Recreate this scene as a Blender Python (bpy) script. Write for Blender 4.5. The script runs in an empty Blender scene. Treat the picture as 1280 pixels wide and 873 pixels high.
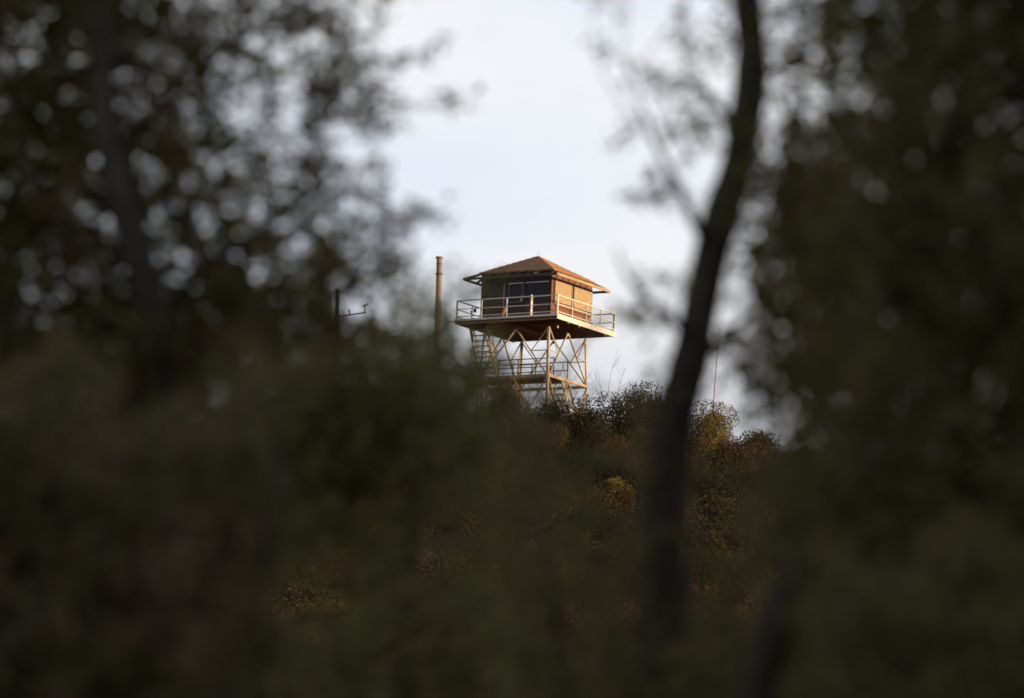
import bpy, math, random
import numpy as np
from mathutils import Vector, Matrix, noise

R = math.radians
scene = bpy.context.scene
col = scene.collection
rng = random.Random(7)

# ------------------------------------------------------------------ helpers
class MB:
    """Collects geometry for ONE mesh."""
    def __init__(self):
        self.v, self.f, self.m = [], [], []
    def face(self, pts, m=0):
        n = len(self.v)
        self.v.extend(tuple(p) for p in pts)
        self.f.append(tuple(range(n, n + len(pts))))
        self.m.append(m)
    def box(self, a, b, m=0):
        x0, y0, z0 = a; x1, y1, z1 = b
        n = len(self.v)
        self.v += [(x0,y0,z0),(x1,y0,z0),(x1,y1,z0),(x0,y1,z0),(x0,y0,z1),(x1,y0,z1),(x1,y1,z1),(x0,y1,z1)]
        for q in ((0,3,2,1),(4,5,6,7),(0,1,5,4),(1,2,6,5),(2,3,7,6),(3,0,4,7)):
            self.f.append(tuple(n+i for i in q)); self.m.append(m)
    def beam(self, p, q, w, h, up=(0,0,1), m=0):
        p, q, up = Vector(p), Vector(q), Vector(up)
        d = (q - p).normalized()
        s = d.cross(up)
        if s.length < 1e-4: s = d.cross(Vector((1,0,0)))
        s.normalize(); t = s.cross(d).normalized()
        n = len(self.v)
        for c in (p, q):
            for a, b in ((-1,-1),(1,-1),(1,1),(-1,1)):
                self.v.append(tuple(c + s*(a*w/2) + t*(b*h/2)))
        for k in ((3,2,1,0),(4,5,6,7),(0,1,5,4),(1,2,6,5),(2,3,7,6),(3,0,4,7)):
            self.f.append(tuple(n+i for i in k)); self.m.append(m)
    def angle_bar(self, p, q, w, t, dx, dy):
        """L-section bar from p to q, flanges along dx and dy."""
        p, q, dx, dy = Vector(p), Vector(q), Vector(dx), Vector(dy)
        for a, b in ((dx, dy), (dy, dx)):
            o = b * (t if a is dy else 0)
            o = Vector((0,0,0)) if a is dx else dx*0
            n = len(self.v)
            for c in (p, q):
                st = t if a is dy else 0.0
                c0 = c + a*st
                self.v += [tuple(c0), tuple(c0 + a*(w-st)), tuple(c0 + a*(w-st) + b*t), tuple(c0 + b*t)]
            for k in ((3,2,1,0),(4,5,6,7),(0,1,5,4),(1,2,6,5),(2,3,7,6),(3,0,4,7)):
                self.f.append(tuple(n+i for i in k)); self.m.append(0)
    def tube(self, pts, rad, n=6, m=0, cap=True):
        pts = [Vector(p) for p in pts]
        base = len(self.v)
        ref = Vector((0.31, 0.17, 0.93)).normalized()
        for i, p in enumerate(pts):
            d = (pts[min(i+1, len(pts)-1)] - pts[max(i-1, 0)])
            d = d.normalized() if d.length > 1e-9 else Vector((0,0,1))
            s = d.cross(ref)
            if s.length < .05: s = d.cross(Vector((1,0,0)))
            s.normalize(); t = d.cross(s)
            for k in range(n):
                a = 2*math.pi*k/n
                self.v.append(tuple(p + (s*math.cos(a) + t*math.sin(a))*rad[i]))
        for i in range(len(pts)-1):
            for k in range(n):
                a, b = base+i*n+k, base+i*n+(k+1) % n
                self.f.append((a, b, b+n, a+n)); self.m.append(m)
        if cap:
            self.f.append(tuple(base+k for k in reversed(range(n)))); self.m.append(m)
            e = base+(len(pts)-1)*n
            self.f.append(tuple(e+k for k in range(n))); self.m.append(m)
    def leaf(self, p, d, s, L, W, curl=0.0):
        n = len(self.v)
        up = d.cross(s)
        mid = p + d*(L*.5)
        self.v += [tuple(p), tuple(mid + s*(W/2) + up*curl), tuple(p + d*L), tuple(mid - s*(W/2) + up*curl)]
        self.f.append((n, n+1, n+2)); self.f.append((n, n+2, n+3))
        self.m += [0, 0]
    def build(self, name, mats, parent=None, smooth=False):
        me = bpy.data.meshes.new(name)
        me.from_pydata(self.v, [], self.f)
        if not isinstance(mats, (list, tuple)): mats = [mats]
        for m in mats: me.materials.append(m)
        if len(mats) > 1: me.polygons.foreach_set('material_index', self.m)
        if smooth: me.polygons.foreach_set('use_smooth', [True]*len(me.polygons))
        me.update()
        o = bpy.data.objects.new(name, me)
        col.objects.link(o)
        if parent is not None: o.parent = parent
        return o

def tag(o, label=None, cat=None, group=None, kind=None):
    for k, v in (('label', label), ('category', cat), ('group', group), ('kind', kind)):
        if v: o[k] = v
    return o

def empty(name, loc, rz=0.0):
    o = bpy.data.objects.new(name, None)
    col.objects.link(o)
    o.location = loc; o.rotation_euler = (0, 0, rz)
    o.empty_display_size = .3
    return o

def rvec(r=rng):
    while True:
        v = Vector((r.uniform(-1,1), r.uniform(-1,1), r.uniform(-1,1)))
        if .05 < v.length < 1: return v.normalized()

# ------------------------------------------------------------------ camera
F = 6120.0                      # focal length in pixels of the 1280-wide frame
PITCH, ROLL = R(9.05), R(2.3)
CAM = Vector((0, 0, 1.7))
fwd = Vector((0, math.cos(PITCH), math.sin(PITCH)))
up0 = Vector((0, -math.sin(PITCH), math.cos(PITCH)))
rt0 = Vector((1, 0, 0))
# camera rolled anticlockwise so that the picture turns clockwise
rt = rt0*math.cos(ROLL) + up0*math.sin(ROLL)
upv = up0*math.cos(ROLL) - rt0*math.sin(ROLL)

def at(px, py, Y):
    """world point at distance Y seen at pixel (px, py) of the 1280x873 frame"""
    d = fwd + rt*((px-640)/F) - upv*((py-436.5)/F)
    return CAM + d*(Y/d.y)

cam_d = bpy.data.cameras.new('camera')
cam = bpy.data.objects.new('camera', cam_d)
col.objects.link(cam)
M = Matrix((rt, upv, -fwd)).transposed().to_4x4()
M.translation = CAM
cam.matrix_world = M
cam_d.sensor_width = 36.0
cam_d.lens = F/1280*36.0
cam_d.clip_start = .3
cam_d.clip_end = 20000
scene.camera = cam
FOCUS = 185.0
APERTURE = 0.064
cam_d.dof.use_dof = True
cam_d.dof.focus_distance = FOCUS
cam_d.dof.aperture_fstop = cam_d.lens/1000/APERTURE
cam_d.dof.aperture_blades = 0

# ------------------------------------------------------------------ materials
def mat(name, base, rough=.7, var=None, scale=3.0, bump=0.0, spec=.3, island=0.0, coords='Object', stretch=None, detail=5):
    """Principled material whose colour wanders between base and var with noise (and per leaf with island)."""
    m = bpy.data.materials.new(name); m.use_nodes = True
    nt = m.node_tree; N = nt.nodes; L = nt.links
    b = N['Principled BSDF']
    b.inputs['Roughness'].default_value = rough
    b.inputs['Specular IOR Level'].default_value = spec
    if var is None: var = tuple(c*.7 for c in base)
    tc = N.new('ShaderNodeTexCoord')
    mp = N.new('ShaderNodeMapping'); L.new(tc.outputs[coords], mp.inputs['Vector'])
    if stretch: mp.inputs['Scale'].default_value = stretch
    no = N.new('ShaderNodeTexNoise'); no.inputs['Scale'].default_value = scale; no.inputs['Detail'].default_value = detail
    L.new(mp.outputs['Vector'], no.inputs['Vector'])
    ramp = N.new('ShaderNodeMapRange'); ramp.inputs['From Min'].default_value = .32; ramp.inputs['From Max'].default_value = .68
    L.new(no.outputs['Fac'], ramp.inputs['Value'])
    mx = N.new('ShaderNodeMix'); mx.data_type = 'RGBA'
    mx.inputs['A'].default_value = (*base, 1); mx.inputs['B'].default_value = (*var, 1)
    fac = ramp.outputs['Result']
    if island:
        ge = N.new('ShaderNodeNewGeometry')
        ad = N.new('ShaderNodeMix'); ad.data_type = 'FLOAT'; ad.inputs['Factor'].default_value = island
        L.new(fac, ad.inputs['A']); L.new(ge.outputs['Random Per Island'], ad.inputs['B'])
        fac = ad.outputs['Result']
    L.new(fac, mx.inputs['Factor'])
    L.new(mx.outputs['Result'], b.inputs['Base Color'])
    if bump:
        bp = N.new('ShaderNodeBump'); bp.inputs['Strength'].default_value = bump; bp.inputs['Distance'].default_value = .02
        L.new(no.outputs['Fac'], bp.inputs['Height']); L.new(bp.outputs['Normal'], b.inputs['Normal'])
    return m

def leaf_mat(name, base, var, scale=.8, trans=.25):
    m = mat(name, base, .7, var, scale, island=.25, spec=.05, detail=2)
    nt = m.node_tree; N = nt.nodes; L = nt.links
    for n_ in N:
        if n_.type == 'MAP_RANGE': n_.inputs['From Min'].default_value = .40; n_.inputs['From Max'].default_value = .62
    b = N['Principled BSDF']; out = N['Material Output']
    tr = N.new('ShaderNodeBsdfTranslucent')
    src = b.inputs['Base Color'].links[0].from_socket
    L.new(src, tr.inputs['Color'])
    ms = N.new('ShaderNodeMixShader'); ms.inputs['Fac'].default_value = trans
    L.new(b.outputs['BSDF'], ms.inputs[1]); L.new(tr.outputs['BSDF'], ms.inputs[2])
    L.new(ms.outputs['Shader'], out.inputs['Surface'])
    return m

MT = dict(
    oak_leaf=leaf_mat('oak leaf olive', (.160,.160,.050), (.260,.175,.085), 4.5, .5),
    light_leaf=leaf_mat('brush leaf light olive', (.270,.275,.095), (.330,.240,.120), 4.5, .45),
    dark_leaf=leaf_mat('oak leaf dark', (.115,.120,.038), (.290,.190,.115), 4.0, .4),
    brown_leaf=leaf_mat('dry leaf brown', (.225,.170,.080), (.125,.130,.040), 4.5, .4),
    green_leaf=leaf_mat('brush leaf green', (.145,.165,.048), (.340,.235,.120), 4.5, .4),
    bark=mat('oak bark', (.040,.033,.027), .9, (.090,.074,.058), 14, .5, stretch=(1,1,.25)),
    twig=mat('grey twig', (.09,.075,.06), .9, (.14,.115,.09), 8),
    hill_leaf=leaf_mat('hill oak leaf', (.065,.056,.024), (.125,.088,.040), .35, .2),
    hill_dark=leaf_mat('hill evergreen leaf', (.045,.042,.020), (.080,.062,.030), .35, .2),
    hill_gold=leaf_mat('hill sunlit gold leaf', (.27,.185,.050), (.14,.105,.04), .6, .2),  # sun glints on the slope put into a gold leaf colour
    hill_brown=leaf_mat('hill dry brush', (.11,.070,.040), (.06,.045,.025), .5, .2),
    bare_twig=mat('bare twig tan', (.22,.15,.10), .85, (.13,.085,.06), 2),
    bare_red=mat('bare twig reddish', (.24,.14,.11), .85, (.16,.09,.07), 2),
    soil=mat('dry soil and grass', (.050,.040,.026), .95, (.036,.034,.018), .25, .3, detail=8),
    white_steel=mat('weathered white steel', (.80,.76,.68), .5, (.66,.60,.50), 2.5, .05),
    grey_steel=mat('galvanised steel', (.45,.40,.34), .45, (.34,.29,.24), 3, .05),
    steel=mat('painted lattice steel', (.66,.55,.40), .5, (.42,.29,.17), 2.2, .05),
    deck=mat('dark deck timber', (.36,.20,.13), .85, (.24,.135,.09), 5, .2, stretch=(.3,3,1)),
    shingle=mat('brown roof shingle', (.44,.22,.11), .85, (.29,.145,.075), 9, .3),
    rafter=mat('brown rafter timber', (.11,.085,.06), .8, (.075,.055,.042), 4, .1),
    fascia=mat('sunlit fascia timber', (.52,.37,.21), .75, (.38,.25,.13), 3, .1),
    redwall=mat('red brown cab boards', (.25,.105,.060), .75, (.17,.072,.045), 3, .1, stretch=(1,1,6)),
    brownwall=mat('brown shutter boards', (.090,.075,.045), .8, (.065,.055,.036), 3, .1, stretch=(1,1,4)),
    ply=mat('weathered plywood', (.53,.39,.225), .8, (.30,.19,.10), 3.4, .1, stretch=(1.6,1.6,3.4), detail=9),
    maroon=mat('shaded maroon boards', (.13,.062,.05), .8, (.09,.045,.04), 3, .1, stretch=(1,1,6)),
    grey_frame=mat('weathered grey frame', (.20,.18,.17), .7, (.13,.115,.11), 4),
    darktrim=mat('dark trim', (.055,.042,.036), .7, (.035,.028,.025), 4),
    pole=mat('weathered pole timber', (.40,.30,.19), .85, (.28,.20,.13), 3, .2, stretch=(4,4,.4)),
    dark_pole=mat('dark pole timber', (.10,.080,.055), .9, (.06,.05,.035), 3, .2, stretch=(4,4,.4)),
    copper=mat('copper tinted pole', (.50,.33,.24), .5, (.38,.24,.17), 2),
    orange=mat('orange board', (.60,.30,.13), .7, (.45,.22,.10), 2),
    cable=mat('black cable', (.02,.02,.02), .7),
)
g = bpy.data.materials.new('dark window glass'); g.use_nodes = True
b = g.node_tree.nodes['Principled BSDF']
b.inputs['Base Color'].default_value = (.030,.028,.036,1); b.inputs['Roughness'].default_value = .2
b.inputs['Specular IOR Level'].default_value = .12
nz = g.node_tree.nodes.new('ShaderNodeTexNoise'); nz.inputs['Scale'].default_value = 2.0
bpn = g.node_tree.nodes.new('ShaderNodeBump'); bpn.inputs['Strength'].default_value = .08
g.node_tree.links.new(nz.outputs['Fac'], bpn.inputs['Height']); g.node_tree.links.new(bpn.outputs['Normal'], b.inputs['Normal'])
MT['glass'] = g

# ------------------------------------------------------------------ terrain
def smooth(a, b, x):
    t = min(1, max(0, (x-a)/(b-a))); return t*t*(3-2*t)

DECK_PT = at(697, 392.5, 254.0)             # near corner of the catwalk deck
TH = R(59.4)                                # local x runs along the sunlit side
ax = Vector((math.cos(TH), math.sin(TH), 0)); ay = Vector((-math.sin(TH), math.cos(TH), 0))
TC = DECK_PT + ax*3.175 + ay*3.175              # middle of the deck
DECK_H = 6.9
GROUND_T = TC.z - DECK_H

def terrain(x, y):
    hill = GROUND_T*math.exp(-((x-TC.x)/170)**2)
    dy = y - (TC.y+8)
    hill *= math.exp(-(dy/(74 if dy < 0 else 130))**2)
    if abs(x-TC.x) < 400 and -300 < dy < 300:
        hill += (noise.noise(Vector((x*.03, y*.03, 2)))*1.3)*smooth(6, 22, math.hypot(x-TC.x, y-TC.y))*smooth(60, 160, y)
    ry = 27 + 10*smooth(60, 165, y) - 10*smooth(300, 420, y)
    shade_ridge = ry*math.exp(-((x-120-8*math.sin(y*.02))/34)**2)*(1-smooth(330, 520, y))*smooth(-330, -180, y)  # ridge out of view, added and shaped to shade the near trees
    if 40 < x < 220:
        shade_ridge += (noise.noise(Vector((x*.05, y*.075, 9)))*3.2 + noise.noise(Vector((x*.12, y*.2, 4)))*2.2)*min(1, shade_ridge/20)
    far = 0
    r = math.hypot(x, y)
    if r > 700:
        far = noise.noise(Vector((x*.0007, y*.0007, 5)))*20*smooth(700, 1500, r)
    return max(hill, shade_ridge) + far - .3*smooth(10, 60, abs(y)+abs(x))

def axis(lo, hi, step, far):
    a = list(np.arange(lo, hi+.1, step))
    s, x = step, hi
    while x < far: s *= 1.35; x += s; a.append(x)
    s, x = step, lo
    while x > -far: s *= 1.35; x -= s; a.insert(0, x)
    return a
X = axis(-120, 220, 5, 6000); Yv = axis(-160, 420, 5, 6000)
t = MB()
for yy in Yv:
    for xx in X: t.v.append((xx, yy, terrain(xx, yy)))
nx = len(X)
for j in range(len(Yv)-1):
    for i in range(nx-1):
        a = j*nx+i
        t.f.append((a, a+1, a+1+nx, a+nx)); t.m.append(0)
ground = t.build('ground', MT['soil'], smooth=True)
tag(ground, 'dry brushy ground rising to the hilltop under the lookout tower', 'ground', kind='structure')

# ------------------------------------------------------------------ lookout tower
tower = empty('lookout_tower', (TC.x, TC.y, GROUND_T), TH)
tag(tower, 'square fire lookout tower with brown cab and railed catwalk on steel legs', 'lookout tower')
W = 6.35
def P(v, u, z): return Vector((v-W/2, u-W/2, z+DECK_H))     # v: along the sunlit side, u: along the shaded side
def bx(mb, v0, v1, u0, u1, z0, z1, m=0):
    a, b_ = P(v0, u0, z0), P(v1, u1, z1); mb.box(a, b_, m)

# deck: floor boards, joists below, edge beams on the four sides
d = MB(); bx(d, .06, W-.06, .06, W-.06, -.07, -.004)
deck = d.build('deck', MT['deck'], tower)
for k in range(15):
    j = MB(); v = .2 + k*(W-.4)/14
    bx(j, v-.025, v+.025, .066, W-.066, -.235, -.073)
    j.build('joist', MT['deck'], deck)
for u in (W/2,):
    j = MB(); bx(j, 1.1, W-1.1, u-.06, u+.06, -.42, -.238); j.build('girder', MT['deck'], deck)
for side in range(4):
    j = MB()
    if side == 0: bx(j, 0, W, 0, .058, -.24, .03)
    if side == 1: bx(j, 0, W, W-.058, W, -.24, .03)
    if side == 2: bx(j, 0, .058, .06, W-.06, -.085, .025)
    if side == 3: bx(j, W-.058, W, .06, W-.06, -.19, .025)
    j.build('edge_beam', MT['white_steel'], deck)

def rail_side(a, b_, n, gap=None):
    """railing between two deck corners: three rails and n bays of posts"""
    r = MB()
    a, b_ = Vector(a), Vector(b_)
    for z, w in ((1.03, .055), (.56, .042), (.16, .042)):
        r.beam(a+Vector((0,0,z)), b_+Vector((0,0,z)), w, w)
    ro = r.build('railing', MT['white_steel'], tower)
    for i in range(n+1):
        p = MB(); c = a.lerp(b_, i/n)
        q = c + Vector((0,0,1.06)); p.beam(c+Vector((0,0,-.05)), q, .05, .05, up=(1,0,0))
        p.build('rail_post', MT['white_steel'], ro)
    return ro
e = .085
rail_side(P(e, e, 0), P(e, W-e, 0), 4)          # shaded front
rail_side(P(e+.06, e-.0, 0), P(W-e, e, 0), 4)     # sunlit side
rail_side(P(e+.06, W-e, 0), P(W-e, W-e, 0), 4)
rail_side(P(W-e, e+.06, 0), P(W-e, W-e-.06, 0), 4)

# cab
c0, c1 = 1.0, W-1.0
CW = c1-c0
ZT = 2.60
cabm = MB(); bx(cabm, c0, c1, c0, c1, .004, ZT)
cab = cabm.build('cabin', MT['redwall'], tower)
def cab_front(u0, u1, z0, z1, proud, name, m, inset=0.0):
    """flat piece on the shaded front; u counted from the near corner"""
    q = MB(); bx(q, c0-proud, c0-inset, c0+u0, c0+u1, z0, z1); return q.build(name, MT[m], cab)
def cab_side(v0, v1, z0, z1, proud, name, m, inset=0.0):
    q = MB(); bx(q, c0+v0, c0+v1, c0-proud, c0-inset, z0, z1); return q.build(name, MT[m], cab)
# shaded front: brown shutter, glazed door, glazed window
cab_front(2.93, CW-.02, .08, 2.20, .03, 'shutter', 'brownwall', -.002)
cab_front(2.88, 2.92, .05, 1.96, .05, 'trim', 'grey_steel', -.002)
for (a, b_, zb) in ((.19, 1.55, .92), (1.72, 2.62, .92)):
    q = MB()
    bx(q, c0-.012, c0+.002, c0+a+.05, c0+b_-.05, zb+.05, 1.93)
    w = q.build('window' if a < 1 else 'door_glass', MT['glass'], cab)
    f = MB()
    bx(f, c0-.05, c0-.002, c0+a, c0+a+.048, zb, 1.932)
    bx(f, c0-.05, c0-.002, c0+b_-.048, c0+b_, zb, 1.932)
    bx(f, c0-.05, c0-.002, c0+a+.05, c0+b_-.05, zb, zb+.048)
    f.build('window_frame', MT['darktrim'] if a < 1 else MT['grey_frame'], cab)
    cab_front(a, b_, 1.935, 1.985, .075, 'window_head', 'white_steel', -.002)
    cab_front(a, b_, 2.0, 2.2, .04, 'valance', 'darktrim', -.002)
cab_front(1.72, 2.62, .05, .90, .03, 'door', 'darktrim', -.002)
cab_front(1.78, 1.83, .98, 1.12, .09, 'door_handle', 'white_steel', .05)
cab_front(.02, CW-.02, 2.205, 2.58, .03, 'shade_board', 'darktrim', -.002)  # dark board: shade under the open eave put into the colour
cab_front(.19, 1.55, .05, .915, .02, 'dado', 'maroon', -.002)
cab_front(.0, .17, .05, 2.2, .02, 'corner_board', 'darktrim', -.002)
cab_front(1.59, 1.69, .05, 2.2, .035, 'trim', 'darktrim', -.002)
cab_front(2.66, 2.83, .05, 2.2, .02, 'trim', 'darktrim', -.002)
# sunlit side: two weathered plywood shutters with dark gaps
cab_side(.17, .27, .80, 2.12, .02, 'trim', 'darktrim', -.002)
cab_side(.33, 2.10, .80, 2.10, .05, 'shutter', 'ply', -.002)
cab_side(2.14, 2.30, .80, 2.10, .018, 'trim', 'darktrim', -.002)
cab_side(2.34, CW-.04, .80, 2.10, .05, 'shutter', 'ply', -.002)
cab_side(.02, CW-.02, 2.12, 2.20, .03, 'shade_board', 'darktrim', -.002)  # dark strip painted in for the shadow gap above the shutters
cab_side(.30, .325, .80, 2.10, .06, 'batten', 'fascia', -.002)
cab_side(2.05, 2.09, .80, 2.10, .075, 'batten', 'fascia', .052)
cab_side(.33, CW-.04, .72, .79, .06, 'sill', 'redwall', -.002)

# roof: low hipped cap ending over the walls, open rafters and fascia beyond it
HE = CW/2+.71
cx = W/2
ZE = 2.27; ZA = 3.78
slope = (ZA-ZE)/HE
def RP(a, b_, dz=0.0):     # point on the roof plane above plan offsets a, b from the middle
    return P(cx+a, cx+b_, ZA - slope*max(abs(a), abs(b_)) + dz)
roofm = MB()
hs = CW/2+.10
for sx, sy, ex, ey in ((-1,-1,1,-1),(1,-1,1,1),(1,1,-1,1),(-1,1,-1,-1)):
    rows = 9
    for k in range(rows):      # overlapping shingle courses
        r0, r1 = hs*k/rows, hs*(k+1)/rows
        lift = .020
        A, B = RP(sx*r0, sy*r0, .05), RP(ex*r0, ey*r0, .05)
        C_, D_ = RP(ex*r1, ey*r1, .05+lift), RP(sx*r1, sy*r1, .05+lift)
        roofm.face((D_, C_, B, A) if k else (D_, C_, A))
        lo = Vector((0,0,-lift))
        roofm.face((D_+lo, C_+lo, C_, D_))
    A, B = RP(sx*hs, sy*hs, .045), RP(ex*hs, ey*hs, .045)
    roofm.face((A+Vector((0,0,-.06)), B+Vector((0,0,-.06)), B, A))
    roofm.face((B+Vector((0,0,-.06)), A+Vector((0,0,-.06)), P(cx, cx, ZA-.015)))
roof = roofm.build('roof', MT['shingle'], tower)
# sunlit side has a boarded strip below the cap
q = MB()
for sgn in (1,):
    A, B = RP(-HE+.02, -HE+.02, .0), RP(HE-.02, -HE+.02, .0)
    C_, D_ = RP(hs-.05, -hs+.05, .012), RP(-hs+.05, -hs+.05, .012)
    q.face((A, B, C_, D_)); dn = Vector((0,0,-.03)); q.face((D_+dn, C_+dn, B+dn, A+dn)); q.face((A+dn, B+dn, B, A))
for k in range(4):
    ends = [((-1,-1),(1,-1)), ((1,-1),(1,1)), ((1,1),(-1,1)), ((-1,1),(-1,-1))][k]
    f = MB()
    a, b_ = ends
    sh = .0 if k % 2 == 0 else .035
    pa = RP(a[0]*HE, a[1]*HE, -.05); pb = RP(b_[0]*HE, b_[1]*HE, -.05)
    dr = (pb-pa).normalized()
    f.beam(pa+dr*sh, pb-dr*sh, .05, .15 if k == 0 else .13)
    f.build('fascia', MT['fascia'] if k == 0 else MT['rafter'], roof)  # sunlit side gets a lighter copy, the sun is put into its colour
    h = MB(); h.beam(RP(a[0]*hs*.9, a[1]*hs*.9, -.06), RP(a[0]*(HE-.04), a[1]*(HE-.04), -.06), .06, .13)
    h.build('hip_rafter', MT['rafter'], roof)
    n = 7
    for i in range(1, n):
        s = -1 + 2*i/n
        s2 = s*CW/2*1.02
        if k % 2 == 0: p0, p1 = (s2, a[1]*(CW/2-.3)), (s2, a[1]*(HE-.03))
        else: p0, p1 = (a[0]*(CW/2-.3) if a[0]==b_[0] else 0, s2), (a[0]*(HE-.03), s2)
        r = MB(); r.beam(RP(*p0, -.075), RP(*p1, -.075), .05, .12); r.build('rafter', MT['rafter'], roof)
fin = MB(); fin.tube([P(cx, cx, ZA), P(cx, cx, ZA+.2), P(cx, cx, ZA+.42)], [.012, .008, .003], 6)
fin.build('lightning_rod', MT['grey_steel'], roof)

# substructure: four battered legs, three tiers, inverted V bracing with sub struts
LI = 1.16
BAT = .045
ZB0 = -.43
TIER = 2.62
def leg_pt(i, z):
    sv, su = ((0,0),(1,0),(1,1),(0,1))[i]
    o = (ZB0 - z)*BAT
    return P((W-LI+o) if sv else (LI-o), (W-LI+o) if su else (LI-o), z)
zb = -DECK_H - .25
for i in range(4):
    l = MB()
    sv, su = ((0,0),(1,0),(1,1),(0,1))[i]
    dx = Vector((-1 if sv else 1, 0, 0)); dy = Vector((0, -1 if su else 1, 0))
    l.angle_bar(leg_pt(i, zb), leg_pt(i, ZB0), .125, .022, dx, dy)
    lo = l.build('leg', MT['steel'], tower)
    p = MB(); c = leg_pt(i, -DECK_H); p.box(c+Vector((-.3,-.3,-.6)), c+Vector((.3,.3,.12)))
    p.build('footing', MT['grey_steel'], lo)
tiers = [ZB0, ZB0-TIER, -DECK_H+.1]
for fce in range(4):
    ia, ib = fce, (fce+1) % 4
    for k in range(2):
        zt, zl = tiers[k], tiers[k+1]
        ta, tb, la, lb = leg_pt(ia, zt-.05), leg_pt(ib, zt-.05), leg_pt(ia, zl+.05), leg_pt(ib, zl+.05)
        mid = (ta+tb)/2
        br = MB()
        for top, low in ((ta, la), (tb, lb)):
            di = (mid-top).normalized()*.10
            br.beam(mid + (top-mid).normalized()*.02, low+di, .075, .06)
            m_ = mid.lerp(low, .48); pp = top.lerp(low, .48)
            br.beam(m_, pp, .045, .045)
            br.beam(m_, top+di*.5, .05, .05)
        nrm = (tb-ta).cross(Vector((0,0,1))).normalized()
        for c in (mid,):
            br.beam(c-(tb-ta).normalized()*.12-Vector((0,0,.07)), c+(tb-ta).normalized()*.12-Vector((0,0,.07)), .03, .15)
        br.build('brace_frame', MT['steel'], tower)
        gr = MB(); gr.beam(leg_pt(ia, zl), leg_pt(ib, zl), .09, .15)
        gr.build('girt', MT['steel'], tower)

# stair from the catwalk to a landing, landing rails
def stair(v0, z0, v1, z1, ua, ub, steps):
    # stringers
    root = MB(); root.beam(P(v0, ua, z0), P(v1, ua, z1), .05, .19)
    so = root.build('stair', MT['steel'], tower)
    s2 = MB(); s2.beam(P(v0, ub, z0), P(v1, ub, z1), .05, .24); s2.build('stringer', MT['steel'], so)
    for i in range(steps):
        f = (i+.8)/steps
        v, z = v0+(v1-v0)*f, z0+(z1-z0)*f
        s = 1 if v1 > v0 else -1
        tr = MB(); bx(tr, min(v-.1, v+.1), max(v-.1, v+.1), min(ua,ub)+.03, max(ua,ub)-.03, z-.02, z+.02)
        tr.build('tread', MT['grey_steel'], so)
    hr = MB()
    for u in (ua, ub):
        hr.beam(P(v0, u, z0+.85), P(v1, u, z1+.85), .04, .04)
        for f in (.3, .95):
            v, z = v0+(v1-v0)*f, z0+(z1-z0)*f
            hr.beam(P(v, u, z), P(v, u, z+.85), .035, .035, up=(1,0,0))
    hr.build('handrail', MT['steel'], so)
stair(.95, -.22, 2.2, -2.95, 5.92, 4.86, 10)
ld = MB(); bx(ld, 2.0, 3.6, 1.25, 6.0, -3.04, -2.96)
lo = ld.build('landing', MT['deck'], tower)
for v in (2.06, 3.54):
    q = MB()
    for z in (1.0, .55): q.beam(P(v, 1.3, -2.96+z), P(v, 4.75 if v < 3 else 5.95, -2.96+z), .045, .045)
    for u in (1.3, 2.4, 3.5, 4.7): q.beam(P(v, u, -2.96), P(v, u, -1.93), .045, .045, up=(1,0,0))
    q.build('landing_rail', MT['rafter'], lo)
stair(2.6, -3.0, 5.0, -6.6, 1.9, 1.1, 13)

# small fittings on the catwalk
q = MB()   # floodlight hung on the far left rail
c = P(2.0, W-e+.02, .82); q.beam(c+Vector((0,0,.1)), c+Vector((0,0,-.1)), .12, .12, up=(1,0,0)); q.beam(c+Vector((0,0,.1)), c+Vector((0,0,.22)), .03, .03, up=(1,0,0))
q.build('floodlight', MT['darktrim'], tower)
q = MB()   # leaning board at the front rail
q.beam(P(.35, 3.6, .02), P(.12, 3.25, .52), .09, .05); q.build('leaning_board', MT['orange'], tower)
q = MB(); bx(q, -.07, .05, 1.60, 1.64, -.05, 1.10); q.build('gate_post', MT['white_steel'], tower)
q = MB()   # bracket with horn on the sunlit rail
q.tube([P(3.2, .02, .05), P(3.45, -.10, .42), P(3.42, -.12, .62), P(3.2, -.05, .72)], [.025]*4, 6)
q.build('rail_bracket', MT['white_steel'], tower)
for (v, u) in ((1.2, .03), (2.4, .03), (5.2, .03)):
    q = MB(); q.tube([P(v, u, -.24), P(v, u, -.34)], [.02, .02], 6); q.build('downpipe', MT['white_steel'], tower)
q = MB(); q.tube([P(1.6, .9, -.25), P(1.6, .9, -.40), P(1.6, .9, -.46)], [.03, .065, .04], 8); q.build('lamp', MT['white_steel'], tower)
q = MB(); q.beam(P(.0, W, -.1), P(.1, W+.75, -.1), .05, .05); q.build('outrigger', MT['grey_steel'], tower)
# added block, its colour stands in for sun falling through the front eave
q = MB(); q.beam(P(c0-.3, c0+.62, 2.40), P(c0-.3, c0+.92, 2.41), .14, .10); q.build('eave_sun_patch', MT['fascia'], roof)

# ------------------------------------------------------------------ poles and masts
def on_ground(p, up_=0.0): return Vector((p.x, p.y, terrain(p.x, p.y)+up_))
def pole_thing(name, px0, py0, px1, py1, Y, r0, r1, m, label, cat):
    a = at(px0, py0, Y); b_ = at(px1, py1, Y)
    dirn = (a-b_).normalized()
    g_ = terrain(b_.x, b_.y)
    base = b_ - dirn*((b_.z-g_+.4)/dirn.z)
    root = empty(name, (base.x, base.y, g_))
    o = Vector((base.x, base.y, g_))
    s = MB(); n = 8
    s.tube([(base.lerp(a, i/n))-o for i in range(n+1)], [r0+(r1-r0)*i/n for i in range(n+1)], 14)
    s.build('shaft', MT[m], root, smooth=False)
    tag(root, label, cat)
    return root, a-o, dirn
root, top, dr = pole_thing('timber_pole', 549.3, 323, 546.8, 412, 248, .155, .145, 'pole', 'thick tan timber pole with a capped top left of the lookout tower', 'pole')
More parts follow.
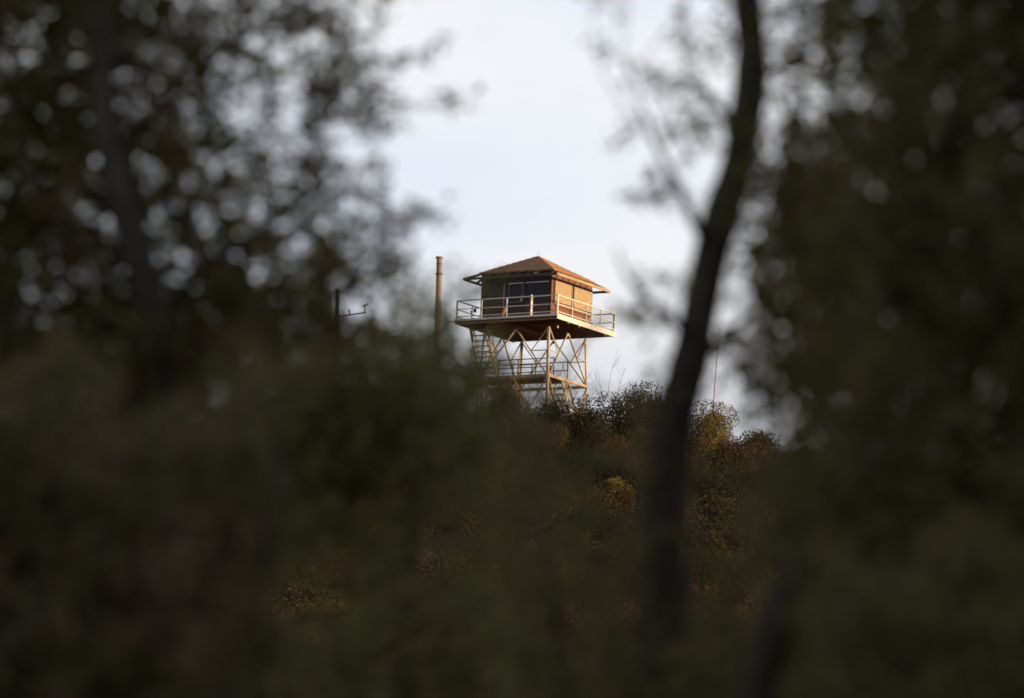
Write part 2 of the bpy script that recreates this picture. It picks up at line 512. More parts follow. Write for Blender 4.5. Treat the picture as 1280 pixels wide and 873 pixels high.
q = MB(); q.tube([top-dr*.02, top+dr*.07], [.20, .20], 14); q.build('cap', MT['pole'], root)
for d0, d1, rr in ((.80,.86,.185), (.30,.33,.165)):
    q = MB(); q.tube([top-dr*d0, top-dr*d1], [rr, rr], 14); q.build('band', MT['dark_pole'], root)

root, top, dr = pole_thing('antenna_pole', 421.5, 362, 420.5, 420, 262, .13, .12, 'dark_pole', 'dark short pole carrying a thin antenna boom, seen through the leaves on the left', 'antenna pole')
o = Vector(root.location)
q = MB()
p0, p1, p2 = at(422, 396, 262)-o, at(440, 393.5, 262)-o, at(458, 391, 262)-o
q.beam(p0, p2, .05, .06); q.build('boom', MT['cable'], root)
for (x0, y0, x1, y1) in ((436, 387, 437, 394), (456, 381, 456, 391.5), (453, 383, 460, 380)):
    q = MB(); q.beam(at(x0, y0, 262)-o, at(x1, y1, 262)-o, .06, .06, up=(0,1,0)); q.build('element', MT['cable'], root)
root, top, dr = pole_thing('whip_antenna', 897.3, 430, 892.3, 500, 252, .045, .022, 'copper', 'slim copper coloured whip antenna standing behind the golden leaved tree', 'antenna')
q = MB(); q.tube([top, top+dr*.9], [.016, .008], 6); q.build('tip', MT['copper'], root)

# ------------------------------------------------------------------ hill vegetation
def crown_mesh(seed, lobes, n, size, squash=.9):
    r = random.Random(seed)
    mb = MB()
    for _ in range(n):
        c, rad = r.choices(lobes, [l[1]**2 for l in lobes])[0]
        dv = rvec(r)
        rr = rad*(r.random()**.33)
        nz_ = noise.noise(dv*2.1 + Vector((seed, c[0], c[1])))
        rr *= .82 + .5*nz_
        p = Vector(c) + Vector((dv.x*rr, dv.y*rr, dv.z*rr*squash))
        d_ = (dv*.6 + rvec(r) + Vector((0,0,.2))).normalized()
        s_ = d_.cross(rvec(r))
        if s_.length < .05: continue
        L_ = size*r.uniform(.6, 1.5)
        mb.leaf(p, d_, s_.normalized(), L_, L_*.6, L_*.08)
    return mb

def crown_np(seed, lobes, n, size):
    """leaf quads of one bush as arrays (verts n*4 x 3), scattered through the shells of its lobes"""
    r = np.random.default_rng(seed)
    c = np.array([l[0] for l in lobes]); rad = np.array([l[1] for l in lobes])
    k = r.choice(len(lobes), n, p=rad**2/np.sum(rad**2))
    dv = r.normal(size=(n,3)); dv /= np.linalg.norm(dv, axis=1)[:,None]
    ph = r.uniform(0, 6.28, 6)
    lump = .25*(np.sin(dv[:,0]*5+ph[0])+np.sin(dv[:,1]*6+ph[1])+np.sin(dv[:,2]*5+ph[2])) + r.normal(size=n)*.06
    rr = rad[k]*r.random(n)**.35*(.86+.34*lump)
    p = c[k] + dv*rr[:,None]*np.array([1,1,.9])
    d = dv*.6 + r.normal(size=(n,3))*.6; d[:,2] += .2; d /= np.linalg.norm(d, axis=1)[:,None]
    q = np.cross(d, r.normal(size=(n,3))); q /= np.linalg.norm(q, axis=1)[:,None]+1e-9
    L_ = (size*r.uniform(.6, 1.5, n))[:,None]
    return np.stack([p, p+d*L_*.5+q*L_*.3, p+d*L_, p+d*L_*.5-q*L_*.3], axis=1).reshape(-1,3)

def quad_mesh(name, V, mats, mi=None):
    n = len(V)//4
    me = bpy.data.meshes.new(name)
    me.vertices.add(len(V)); me.vertices.foreach_set('co', V.astype(np.float32).ravel())
    me.loops.add(n*4); me.loops.foreach_set('vertex_index', np.arange(n*4, dtype=np.int32))
    me.polygons.add(n); me.polygons.foreach_set('loop_start', np.arange(0, n*4, 4, dtype=np.int32))
    for m in mats: me.materials.append(m)
    if mi is not None: me.polygons.foreach_set('material_index', mi.astype(np.int32))
    me.update(calc_edges=True); me.validate()
    o = bpy.data.objects.new(name, me); col.objects.link(o)
    return o

def lobes_for(seed, w, h, n=9):
    """lobes of a crown of unit size: centre of each and its radius; base at z=0"""
    r = random.Random(seed); out = []
    for i in range(n):
        a = 2*math.pi*i/n + r.uniform(-.3, .3); k = r.uniform(.25, .62)
        rad = r.uniform(.22, .36)*min(w, h)
        out.append(((math.cos(a)*k*w*.5, math.sin(a)*k*w*.5, h*r.uniform(.38, .80)), rad))
    out.append(((r.uniform(-.08,.08)*w, 0, h*.62), .36*min(w, h)))
    out.append(((r.uniform(-.15,.15)*w, r.uniform(-.1,.1)*w, h-.24*min(w,h)), .26*min(w, h)))
    return out

def trunk_mesh(seed, h, lobes, r0):
    r = random.Random(seed); mb = MB()
    top = Vector((0,0,h*.45))
    mb.tube([Vector((0,0,-.6)), Vector((r.uniform(-.1,.1), r.uniform(-.1,.1), h*.2)), top], [r0*1.25, r0, r0*.75], 7)
    for c, rad in lobes:
        c = Vector(c)
        m1 = top.lerp(c, .5) + rvec(r)*.12*h*.3
        mb.tube([top-Vector((0,0,h*.08*r.random())), m1, c], [r0*.5, r0*.33, r0*.12], 5)
    return mb

def hill_tree(name, px, py_top, Y, w, m, seed, label, cat, n=3800, size=.095, group=None):
    tp = at(px, py_top, Y)
    g_ = terrain(tp.x, tp.y)
    h = max(1.2, tp.z - g_)
    root = empty(name, (tp.x, tp.y, g_))
    tag(root, label, cat, group)
    lb = lobes_for(seed, w, h)
    # low lobes so that a bush is clothed to the ground
    r = random.Random(seed+50)
    for i in range(5):
        a = r.uniform(0, 6.28); lb.append(((math.cos(a)*w*.28, math.sin(a)*w*.28, h*r.uniform(.18,.4)), .26*min(w,h)))
    cr_ = quad_mesh('crown', crown_np(seed, lb, int(n*4), size*.85), [MT[m]]); cr_.parent = root
    trunk_mesh(seed, h, lb, .05+.02*h).build('trunk', MT['bark'], root)
    return root

def bare_tree(name, px, py_top, Y, m, seed, label, cat='bare tree', stems=3, spread=.55, r0=.05, depth=5):
    tp = at(px, py_top, Y); g_ = terrain(tp.x, tp.y); h = tp.z-g_
    root = empty(name, (tp.x, tp.y, g_)); tag(root, label, cat)
    r = random.Random(seed); mb = MB(); low = MB()
    def grow(p, d_, L_, rad, k, out):
        pts = [p]; dd = d_.copy()
        for i in range(3):
            dd = (dd + rvec(r)*.16 + Vector((0,0,.07))).normalized()
            pts.append(pts[-1] + dd*(L_/3))
        out.tube(pts, [rad, rad*.9, rad*.8, rad*.65], 5 if k > 2 else 3, cap=False)
        if k == 0: return
        for i in range(r.choice((2,3,3))):
            q_ = pts[r.choice((1,2,3,3))]
            nd = (dd + rvec(r)*spread).normalized()
            grow(q_, nd, L_*r.uniform(.55, .8), rad*.62, k-1, mb)
    for s in range(stems):
        d0 = (Vector((0,0,1)) + rvec(r)*.35).normalized()
        grow(Vector((r.uniform(-.3,.3), r.uniform(-.3,.3), -.3)), d0, h*.40, r0, depth, low)
    top = max(v[2] for v in mb.v)
    k = h/top
    for b_ in (mb, low): b_.v = [(x*min(k,1.2), y*min(k,1.2), z*k) for x, y, z in b_.v]
    low.build('trunk', MT[m], root); mb.build('branches', MT[m], root)
    return root

# crest and slope, things one can point at
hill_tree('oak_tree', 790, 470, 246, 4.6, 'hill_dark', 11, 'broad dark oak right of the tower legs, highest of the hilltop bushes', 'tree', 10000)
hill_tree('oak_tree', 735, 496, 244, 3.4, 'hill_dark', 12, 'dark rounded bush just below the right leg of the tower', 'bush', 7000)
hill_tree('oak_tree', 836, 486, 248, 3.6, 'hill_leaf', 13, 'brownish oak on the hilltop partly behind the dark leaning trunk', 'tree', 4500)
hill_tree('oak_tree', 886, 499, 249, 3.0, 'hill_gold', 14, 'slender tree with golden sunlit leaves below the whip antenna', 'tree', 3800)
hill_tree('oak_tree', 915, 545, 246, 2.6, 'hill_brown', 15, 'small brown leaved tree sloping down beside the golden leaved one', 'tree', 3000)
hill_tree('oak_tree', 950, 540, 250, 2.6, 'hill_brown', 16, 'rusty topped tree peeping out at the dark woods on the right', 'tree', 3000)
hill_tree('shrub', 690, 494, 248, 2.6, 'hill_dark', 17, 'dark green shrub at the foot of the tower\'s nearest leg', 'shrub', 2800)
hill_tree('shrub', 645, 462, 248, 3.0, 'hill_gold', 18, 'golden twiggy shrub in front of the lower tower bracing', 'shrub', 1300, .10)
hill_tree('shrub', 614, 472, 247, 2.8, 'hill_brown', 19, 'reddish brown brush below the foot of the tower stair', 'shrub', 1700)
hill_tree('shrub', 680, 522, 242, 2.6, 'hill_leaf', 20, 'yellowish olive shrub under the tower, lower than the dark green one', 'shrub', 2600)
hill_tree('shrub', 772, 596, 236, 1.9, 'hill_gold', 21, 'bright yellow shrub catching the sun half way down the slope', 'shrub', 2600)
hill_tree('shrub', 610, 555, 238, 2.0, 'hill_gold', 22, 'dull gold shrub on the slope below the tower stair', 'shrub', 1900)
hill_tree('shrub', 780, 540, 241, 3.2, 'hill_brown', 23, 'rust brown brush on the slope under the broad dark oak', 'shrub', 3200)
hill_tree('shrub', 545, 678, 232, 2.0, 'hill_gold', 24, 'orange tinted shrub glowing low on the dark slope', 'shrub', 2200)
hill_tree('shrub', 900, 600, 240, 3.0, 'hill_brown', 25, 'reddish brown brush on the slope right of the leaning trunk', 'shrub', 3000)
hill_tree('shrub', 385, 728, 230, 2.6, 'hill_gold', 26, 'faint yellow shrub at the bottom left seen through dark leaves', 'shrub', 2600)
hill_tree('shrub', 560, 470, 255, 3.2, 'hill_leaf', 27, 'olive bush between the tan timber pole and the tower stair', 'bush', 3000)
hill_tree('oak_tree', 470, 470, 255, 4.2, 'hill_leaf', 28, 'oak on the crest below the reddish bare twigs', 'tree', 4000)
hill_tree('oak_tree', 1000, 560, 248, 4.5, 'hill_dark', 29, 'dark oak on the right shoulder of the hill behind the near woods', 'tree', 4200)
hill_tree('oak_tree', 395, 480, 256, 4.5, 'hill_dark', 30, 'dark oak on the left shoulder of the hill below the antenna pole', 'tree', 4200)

bare_tree('bare_tree', 508, 408, 252, 'bare_red', 31, 'bare reddish twigs of a leafless tree left of the tan pole', r0=.045)
bare_tree('bare_tree', 483, 424, 254, 'bare_red', 36, 'smaller leafless reddish tree at the edge of the dark leaves', r0=.04)
bare_tree('bare_tree', 640, 438, 268, 'bare_twig', 32, 'pale leafless tree standing behind the middle of the tower bracing', r0=.05)
bare_tree('bare_tree', 712, 432, 270, 'bare_twig', 33, 'leafless tree with fine twigs behind the right half of the tower legs', r0=.05)
bare_tree('bare_tree', 618, 452, 249, 'bare_twig', 34, 'sunlit leafless sapling in front of the stair landing', r0=.04, stems=2)
bare_tree('bare_tree', 660, 470, 246, 'bare_twig', 35, 'golden leafless brush growing up between the tower legs', r0=.04, stems=4)

# the wooded slope below, one mass of brush
rb = random.Random(5)
CREST = [(-200,470),(300,455),(380,440),(470,440),(560,450),(600,468),(640,484),(690,500),(740,500),(790,482),(835,488),(880,512),(920,556),(960,552),(1040,560),(1500,600)]
def crest(px):
    for (a, ya), (b_, yb) in zip(CREST, CREST[1:]):
        if a <= px <= b_: return ya + (yb-ya)*(px-a)/(b_-a)
    return 600
BV, BM = [], []
spots = []
for it in range(1000):
    Y_ = rb.uniform(200, 266)
    x_ = rb.uniform(-40, 42) if it < 330 else rb.uniform(-13, 17)
    g_ = terrain(x_, Y_)
    pxx = 640 + (x_/Y_)*F*.985
    lim = at(pxx, crest(pxx) + rb.choice((6, 14, 25, 45, 80)), Y_).z
    hh = rb.uniform(1.4, 3.6)
    if g_+hh > lim: hh = lim-g_
    if hh < .8: continue
    spots.append((x_, Y_, g_, hh))
for _ in range(150):
    Y_ = rb.uniform(250, 274); x_ = rb.uniform(-30, 30); g_ = terrain(x_, Y_); pxx = 640 + (x_/Y_)*F*.985
    hh = min(rb.uniform(1.8, 3.2), at(pxx, crest(pxx)+rb.choice((8, 18, 30)), Y_).z-g_)
    if hh > .8: spots.append((x_, Y_, g_, hh))
for k, (x_, Y_, g_, hh) in enumerate(spots):
    lb = [((x_+rb.uniform(-.8,.8), Y_+rb.uniform(-.6,.6), g_+hh*rb.uniform(.2,.75)), hh*rb.uniform(.22,.38)) for _ in range(5)]
    mi = rb.choices((0,1,2,3), (.44,.36,.15,.05))[0]
    BV.append(crown_np(400+k, lb, 1500, .085)); BM.append(np.full(1500, mi))
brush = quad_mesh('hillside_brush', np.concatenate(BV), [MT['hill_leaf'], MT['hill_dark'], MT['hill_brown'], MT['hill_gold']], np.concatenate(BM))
tag(brush, 'dense dark brush covering the slope below the tower', 'brush', kind='stuff')

# ------------------------------------------------------------------ near trees, out of focus
XS = [-700,-200,0,100,200,300,400,460,520,560,620,700,760,820,880,940,1000,1060,1150,1280,1480,1900]
TAB = {
 -800: [.9,1.0,1.0,1.0,.9,.7,.5,.3,.10,0,0,0,.05,.10,.30,.5,.6,1.0,1.6,1.6,1.5,1.0],
 -250: [1.5,1.6,1.8,1.6,1.5,1.2,.9,.5,.12,0,0,0,.05,.15,.4,.7,.9,1.8,3,3,3,2],
 0:    [2.0,2.2,2.1,2.0,1.7,1.3,.95,.5,.15,0,0,0,.03,.10,.25,.5,.75,1.5,3,3.4,3.4,2],
 100:  [2.0,2.2,2.1,1.9,1.7,1.2,.75,.5,.15,.05,0,0,.03,.40,.7,.5,.65,1.1,3,3,3,2],
 200:  [2.2,2.4,2.3,2.0,1.7,1.1,.75,.5,.12,.05,0,0,.04,.45,.4,.8,1.1,2,3,2.6,3,2],
 300:  [2.5,2.3,2.2,2,1.7,1.5,1.1,0.7,0.2,0.05,0,0,0.16,0.35,0.25,1.3,2.2,3,3.4,3.4,3.4,2],
 400:  [3,2.6,2.6,2.3,2.1,2.1,1.8,1.1,0.7,0.9,0,0,0.16,0.4,0.3,0.9,2.2,3,3.6,3.6,3.6,2],
 450:  [3,3.6,3.6,3.6,3.6,3.4,2.6,1.7,2.6,2.6,1,0,0.1,0.25,0.7,0.9,2,3,3.6,3.6,3.6,2],
 500:  [3,3.6,3.6,3.6,3.6,3.6,3.4,3,3,3,2.8,0.6,0.3,0.4,0.5,0.6,1.2,2.6,3.6,3.6,3.6,2],
 560:  [3,3.6,3.6,3.6,3.6,3.6,3.6,3.4,3.2,2.6,1.6,0.9,0.75,0.7,0.6,0.6,1.6,2.8,3.6,3.6,3.6,2],
 640:  [3,3.6,3.6,3.6,3.6,3.6,3.6,3.2,2.4,1.9,1.5,1.1,.9,.8,.8,1.0,2.0,3.0,3.6,3.6,3.6,2],
 750:  [3,3.6,3.6,3.4,3.4,2.2,1.8,2.6,2.2,1.8,1.8,1.4,1.3,1.3,1.3,1.5,2.4,3.2,3.6,3.6,3.6,2],
 860:  [3,3.6,3.6,3.6,3.6,3.4,3.4,3.4,3.4,3.4,3.4,3.2,3.0,3.0,3.0,3.0,3.2,3.4,3.6,3.6,3.6,2],
 1200: [2]*22,
}
YS = sorted(TAB)
GAPS = [(772,612,45),(885,650,55),(905,560,45),(548,690,48),(372,752,55),(415,735,35),(822,790,35),(720,795,35)]
def tau(x, y):
    if x <= XS[0] or x >= XS[-1] or y <= YS[0] or y >= YS[-1]: return 0
    i = max(k for k in range(len(XS)-1) if XS[k] <= x); j = max(k for k in range(len(YS)-1) if YS[k] <= y)
    fx = (x-XS[i])/(XS[i+1]-XS[i]); fy = (y-YS[j])/(YS[j+1]-YS[j])
    A, B = TAB[YS[j]], TAB[YS[j+1]]
    v = (A[i]*(1-fx)+A[i+1]*fx)*(1-fy) + (B[i]*(1-fx)+B[i+1]*fx)*fy
    if y < 520:
        if 930 < x < 1070: v *= 1.5
        elif 740 < x <= 900: v *= .8
        elif 380 < x < 560: v *= 1.25
    for gx, gy, gr in GAPS:
        q_ = ((x-gx)**2+(y-gy)**2)/(gr*gr)
        if q_ < 6: v *= 1-.93*math.exp(-q_)
    nn = noise.noise(Vector((x/95, y/95, 3.3)))*.48 + noise.noise(Vector((x/30, y/30, 8.1)))*.75
    if v > .8: v = .8 + (v-.8)*(2.7 if (x > 960 or x < 560) and y < 620 else 1.9)
    if y < 430 and x <= 180: v = v*1.2
    if y < 430 and 180 < x < 500: v = v*1.3
    if 740 < x < 900 and y < 440: nn *= 2.1
    return max(0.0, v*(1+nn*(1.0 if v < 4 else .35)))

def zone(x, y):
    w = noise.noise(Vector((x/120, y/120, 1.7)))*45
    w2 = noise.noise(Vector((x/70, y/70, 6.1)))*80
    if x < 590 and y < 425+w+(w2+60)*(x < 330)-40*smooth(380, 520, x)+40*smooth(520, 560, x)*(y < 380): return 'left_oak'
    if x < 335+w: return 'left_bush'
    if x < 640+w*.6: return 'mid_bush'
    if y < 540+w and x < 1035+w: return 'mid_oak'
    if x > 985+w and y < 700+w+w2*1.6: return 'right_oak'
    return 'low_bush' if x < 1020+w else 'right_bush'

PL = {  # distance, depth spread, leaf material, name, label, category, [limb polylines in pixels with depth offsets and radii]
 'left_oak': (15.0, 1.1, 'oak_leaf', 'oak_tree', 'blurred oak with a thin dark trunk and sky showing through its leaves, upper left', 'tree', [
   [(214,2250,-.2,.085),(212,900,-.4,.066),(204,560,-.6,.058),(190,400,-.8,.052),(165,290,-.9,.046),(143,200,-.9,.042),(128,100,-.8,.040),(116,-30,-.6,.036),(100,-250,.1,.026),(120,-480,.0,.018),(150,-700,.1,.010)],
   [(190,400,0,.026),(260,330,-.3,.018),(350,270,-.5,.012),(430,215,-.6,.007)],
   [(165,290,0,.024),(90,210,.4,.018),(10,120,.6,.012),(-120,0,.7,.008)],
   [(143,200,0,.022),(220,110,.4,.016),(330,30,.5,.011),(450,-40,.5,.006)],
   [(200,480,.05,.026),(300,420,.4,.018),(400,380,.6,.011),(500,330,.7,.006)],
   [(116,-30,0,.020),(220,-120,-.3,.014),(360,-190,-.4,.008)],
   [(125,60,0,.018),(40,-30,-.4,.012),(-90,-140,-.5,.007)],
   [(195,440,.05,.022),(110,390,-.5,.016),(0,330,-.7,.010),(-160,250,-.8,.006)]]),
 'left_bush': (12.0, 1.4, 'dark_leaf', 'shrub', 'dark blurred shrub filling the lower left corner close to the camera', 'shrub', [
   [(30,1900,-.3,.040),(32,850,-.3,.020),(28,600,-.2,.016),(40,450,.0,.010)],
   [(32,850,.1,.022),(140,650,.2,.014),(220,500,.3,.008)],
   [(30,1900,.1,.03),(250,1000,-.3,.02),(330,700,-.4,.012),(350,520,-.4,.007)]]),
 'mid_bush': (17.5, 1.0, 'light_leaf', 'tall_shrub', 'olive green blurred bush rising to fuzzy tips left below the tower', 'bush', [
   [(500,1900,0,.055),(505,850,0,.040),(520,650,.1,.030),(545,520,.1,.018),(552,430,.1,.007)],
   [(505,850,0,.032),(450,650,-.3,.020),(430,520,-.3,.010),(425,450,-.3,.006)],
   [(520,650,0,.02),(585,560,.3,.012),(615,500,.3,.006)]]),
 'mid_oak': (14.0, 1.0, 'oak_leaf', 'oak_tree', 'blurred tree whose thick dark leaning trunk crosses the sky right of the tower', 'tree', [
   [(790,2300,0,0.095),(818,870,0,0.071),(822,720,0,0.069),(828,640,0,0.067),(836,570,0,0.065),(846,515,0,0.062),(857,475,0,0.061),(868,430,0,0.058),(878,380,0,0.057),(894,300,0,0.056),(906,250,0,0.055),(920,200,0,0.053),(932,110,0,0.052),(934,60,0,0.048),(933,-40,0,0.047),(945,-250,0,0.041),(940,-480,.1,0.028),(960,-720,0,0.013)],
   [(932,112,0,.030),(944,98,.02,.026),(953,88,.04,.012)],
   [(884,305,0,.020),(862,262,-.2,.014),(845,225,-.3,.012),(822,180,-.4,.008),(800,120,-.4,.004),(782,60,-.4,.0025),(790,-10,-.4,.0015)],
   [(918,140,0,.016),(950,95,.2,.012),(985,75,.3,.016),(1050,40,.4,.010)],
   [(914,160,0,.018),(880,120,.2,.012),(855,100,.3,.007)],
   [(866,420,0,.018),(820,385,-.3,.012),(790,350,-.4,.007),(770,310,-.4,.003)],
   [(895,250,0,.013),(960,215,.3,.009),(1020,190,.5,.005)],
   [(858,470,0,.020),(930,400,.3,.013),(990,350,.5,.008)],
   [(822,180,-.4,.004),(790,150,-.3,.003),(757,90,-.3,.0022),(740,10,-.3,.0015)],
   [(950,-250,0,.02),(1050,-330,.3,.012)],
   [(800,120,-.4,.004),(812,70,-.4,.0025),(850,20,-.4,.0015)]]),
 'right_oak': (12.2, 1.2, 'brown_leaf', 'oak_tree', 'dense dark oak with a slanting trunk filling the right side of the picture', 'tree', [
   [(830,2300,.1,.080),(945,860,.1,.052),(985,740,.1,.048),(1040,610,.1,.044),(1095,500,.1,.040),(1140,380,.1,.034),(1180,220,.1,.028),(1210,40,.1,.022),(1225,-200,.1,.015),(1250,-500,.1,.007)],
   [(1095,500,.1,.024),(1200,430,-.3,.016),(1320,380,-.4,.010)],
   [(1140,380,.1,.022),(1080,300,.4,.014),(1060,200,.5,.008)],
   [(1180,220,.1,.02),(1110,110,.4,.012),(1080,10,.4,.007)],
   [(1180,220,.1,.02),(1290,140,-.4,.012),(1400,60,-.4,.007)]]),
 'low_bush': (14.5, 2.2, 'green_leaf', 'shrub', 'soft blurred brush along the bottom middle in front of the leaning trunk', 'shrub', [
   [(700,1900,0,.035),(705,900,0,.024),(690,740,.0,.015),(670,640,.0,.007)],
   [(820,1900,.2,.035),(835,900,.2,.022),(860,740,.2,.013),(880,640,.2,.006)],
   [(960,1900,-.1,.035),(955,900,-.1,.022),(965,740,-.1,.013),(985,650,-.1,.006)]]),
 'right_bush': (11.4, 1.4, 'brown_leaf', 'shrub', 'dark brownish blurred shrub in the lower right corner below the slanting trunk', 'shrub', [
   [(1180,1900,0,.04),(1175,900,0,.026),(1150,700,0,.014),(1130,600,0,.006)],
   [(1175,900,0,.024),(1260,740,.2,.014),(1300,620,.2,.007)]]),
}

def near_plants():
    r = random.Random(21)
    pts = {k: [] for k in PL}
    step_area = 60.0
    LEAF_L, LEAF_W, NL = .035, .019, 15
    area_m2 = LEAF_L*LEAF_W*.5*.55*NL            # mean projected leaf area of one cluster
    x0, x1, y0, y1 = -650, 1850, -780, 1150
    NTRY = 200000
    for _ in range(NTRY):
        x, y = r.uniform(x0, x1), r.uniform(y0, y1)
        t_ = tau(x, y)
        if t_ <= 0: continue
        z_ = zone(x, y)
        dist = PL[z_][0]
        need = t_*((x1-x0)*(y1-y0)/NTRY)/(area_m2*(F/dist)**2)
        if r.random() < need: pts[z_].append((x, y))
    total = 0
    for key, (dist, spr, lm, name, label, cat, limbs) in PL.items():
        base_px = limbs[0][0]
        b0 = at(base_px[0], base_px[1], dist+base_px[2])
        gz = terrain(b0.x, b0.y)
        # put the foot exactly on the ground
        l1 = at(limbs[0][1][0], limbs[0][1][1], dist+limbs[0][1][2])
        foot = Vector((b0.x, b0.y, gz))
        root = empty(name, foot)
        tag(root, label, cat)
        nodes, rad = [], []
        trunk = MB()
        for li, lp in enumerate(limbs):
            P3 = []; RR = []
            for i, (x, y, dz, ra) in enumerate(lp):
                p = at(x, y, dist+dz)
                if y > 1500: p = Vector((p.x, p.y, gz-.15))
                P3.append(p); RR.append(ra)
            # subdivide with a little wander
            Q, RQ = [], []
            for i in range(len(P3)-1):
                n_ = max(2, int((P3[i+1]-P3[i]).length/.12))
                for k in range(n_):
                    f_ = k/n_
                    q_ = P3[i].lerp(P3[i+1], f_)
                    if i or k:
                        q_ = q_ + Vector((noise.noise(q_*2.3), noise.noise(q_*2.3+Vector((9,0,0))), 0))*.022
                    Q.append(q_); RQ.append((RR[i]*(1-f_)+RR[i+1]*f_)*(1+.10*noise.noise(q_*7)))
            Q.append(P3[-1]); RQ.append(RR[-1])
            (trunk).tube([q_-foot for q_ in Q], RQ, 12 if li == 0 else 7)
            for q_, ra in zip(Q, RQ):
                if q_.z > gz+.8: nodes.append(q_); rad.append(ra)
        tr = trunk.build('trunk', MT['bark'], root, smooth=True)
        C3 = []
        for (x, y) in pts[key]:
            C3.append(at(x, y, dist + r.uniform(-spr, spr)*(.4+.6*r.random())))
        nodes_np = np.array([tuple(n_) for n_ in nodes]) if nodes else np.zeros((0,3))
        d0 = [float(np.min(np.sum((nodes_np-np.array(tuple(c)))**2, axis=1))) for c in C3]
        order = sorted(range(len(C3)), key=lambda i: d0[i])
        buf = np.zeros((len(nodes)+3*len(C3), 3)); buf[:len(nodes)] = nodes_np; nn = len(nodes)
        tw = MB(); lf = MB()
        for i in order:
            c = C3[i]
            dd = np.sum((buf[:nn]-np.array(tuple(c)))**2, axis=1)
            j = int(np.argmin(dd)); p = Vector(buf[j]); L_ = (c-p).length
            m1 = p.lerp(c, .5) + rvec(r)*L_*.10 + Vector((0,0,.04*L_))
            tr_ = min(.011, .0022+.004*L_)
            tw.tube([p-foot, m1-foot, c-foot], [tr_, tr_*.8, .0016], 4, cap=False)
            buf[nn] = m1; buf[nn+1] = c; nn += 2
            axis_ = (c-p).normalized() if L_ > 1e-4 else Vector((0,0,1))
            axis_ = (axis_ + rvec(r)*.5).normalized()
            for k in range(NL):
                q_ = c + axis_*r.uniform(-.06, .07) + rvec(r)*.042*r.random()**.6
                d_ = (axis_*.5 + rvec(r)).normalized(); s_ = d_.cross(rvec(r))
                if s_.length < .05: continue
                s = r.uniform(.65, 1.3)
                lf.leaf(q_-foot, d_, s_.normalized(), LEAF_L*s, LEAF_W*s, .004)
        tw.build('twigs', MT['twig'], root); lf.build('crown', MT[lm], root)
        total += len(lf.f)
        print('plant', key, len(C3), 'clusters')
    print('leaf faces', total)
near_plants()

# ------------------------------------------------------------------ light
SUN_EL, SUN_AZ = R(7.0), R(-18.0)         # azimuth counted from +X towards +Y
sdir = Vector((math.cos(SUN_EL)*math.cos(SUN_AZ), math.cos(SUN_EL)*math.sin(SUN_AZ), math.sin(SUN_EL)))
sl = bpy.data.lights.new('sun', 'SUN'); sl.energy = 5.0; sl.angle = R(.53); sl.color = (1.0, .72, .42)
so = bpy.data.objects.new('sun', sl); col.objects.link(so)
so.rotation_euler = sdir.to_track_quat('Z', 'Y').to_euler(); so.location = (60, -20, 60)

world = bpy.data.worlds.new('World'); scene.world = world; world.use_nodes = True
nt = world.node_tree; N = nt.nodes; L = nt.links
bg = N['Background']; bg.inputs['Strength'].default_value = .10
sky = N.new('ShaderNodeTexSky'); sky.sky_type = 'NISHITA'; sky.sun_disc = False
sky.sun_elevation = SUN_EL; sky.sun_rotation = math.pi/2 - SUN_AZ
sky.air_density = 1.0; sky.dust_density = .6; sky.ozone_density = 1.5
# thin bright cloud bank low in the sky away from the camera's back
geo = N.new('ShaderNodeTexCoord')
mp = N.new('ShaderNodeMapping'); mp.inputs['Scale'].default_value = (9, 9, 26); L.new(geo.outputs['Generated'], mp.inputs['Vector'])
n1 = N.new('ShaderNodeTexNoise'); n1.inputs['Scale'].default_value = 1.0; n1.inputs['Detail'].default_value = 4; n1.inputs['Roughness'].default_value = .45
L.new(mp.outputs['Vector'], n1.inputs['Vector'])
cr = N.new('ShaderNodeMapRange'); cr.interpolation_type = 'SMOOTHSTEP'
cr.inputs['From Min'].default_value = .35; cr.inputs['From Max'].default_value = .65; L.new(n1.outputs['Fac'], cr.inputs['Value'])
cc = N.new('ShaderNodeMix'); cc.data_type = 'RGBA'
cc.inputs['A'].default_value = (7.2, 7.65, 8.5, 1); cc.inputs['B'].default_value = (8.3, 8.35, 8.6, 1)
L.new(cr.outputs['Result'], cc.inputs['Factor'])
sp = N.new('ShaderNodeSeparateXYZ'); L.new(geo.outputs['Generated'], sp.inputs['Vector'])
hz = N.new('ShaderNodeMapRange'); hz.interpolation_type = 'SMOOTHSTEP'      # greyer towards the horizon
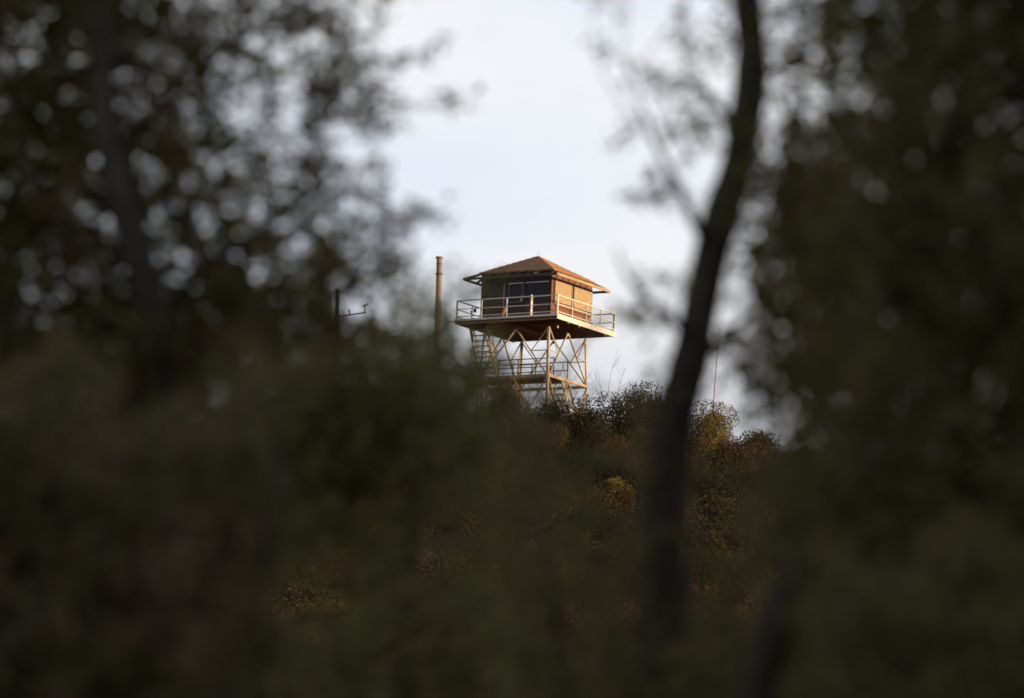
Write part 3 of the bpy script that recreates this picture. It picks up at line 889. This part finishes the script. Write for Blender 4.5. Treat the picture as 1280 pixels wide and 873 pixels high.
hz.inputs['From Min'].default_value = .115; hz.inputs['From Max'].default_value = .185; L.new(sp.outputs['Z'], hz.inputs['Value'])
ch = N.new('ShaderNodeMix'); ch.data_type = 'RGBA'; ch.inputs['A'].default_value = (5.6, 5.6, 6.0, 1)
L.new(hz.outputs['Result'], ch.inputs['Factor']); L.new(cc.outputs['Result'], ch.inputs['B'])
ez = N.new('ShaderNodeMapRange'); ez.interpolation_type = 'SMOOTHSTEP'
ez.inputs['From Min'].default_value = .28; ez.inputs['From Max'].default_value = .55; ez.inputs['To Min'].default_value = 1; ez.inputs['To Max'].default_value = .22
L.new(sp.outputs['Z'], ez.inputs['Value'])
ey_ = N.new('ShaderNodeMapRange'); ey_.interpolation_type = 'SMOOTHSTEP'
ey_.inputs['From Min'].default_value = .1; ey_.inputs['From Max'].default_value = .8; ey_.inputs['To Min'].default_value = .78
L.new(sp.outputs['Y'], ey_.inputs['Value'])
mu = N.new('ShaderNodeMath'); mu.operation = 'MULTIPLY'; L.new(ez.outputs['Result'], mu.inputs[0]); L.new(ey_.outputs['Result'], mu.inputs[1])
mu2 = N.new('ShaderNodeMath'); mu2.operation = 'MULTIPLY'; mu2.inputs[1].default_value = .95; L.new(mu.outputs[0], mu2.inputs[0])
fm = N.new('ShaderNodeMix'); fm.data_type = 'RGBA'
L.new(mu2.outputs[0], fm.inputs['Factor']); L.new(sky.outputs['Color'], fm.inputs['A']); L.new(ch.outputs['Result'], fm.inputs['B'])
L.new(fm.outputs['Result'], bg.inputs['Color'])

# ------------------------------------------------------------------ render settings
vs = scene.view_settings
vs.view_transform = 'Standard'; vs.look = 'None'; vs.exposure = 0.2; vs.gamma = 1.0; vs.use_curve_mapping = False
scene.render.engine = 'CYCLES'
scene.cycles.use_denoising = True
scene.cycles.pixel_filter_type = 'BLACKMAN_HARRIS'; scene.cycles.filter_width = 1.7
scene.cycles.max_bounces = 10; scene.cycles.diffuse_bounces = 8; scene.cycles.transmission_bounces = 8; scene.cycles.transparent_max_bounces = 8
scene.cycles.sample_clamp_indirect = 4.0
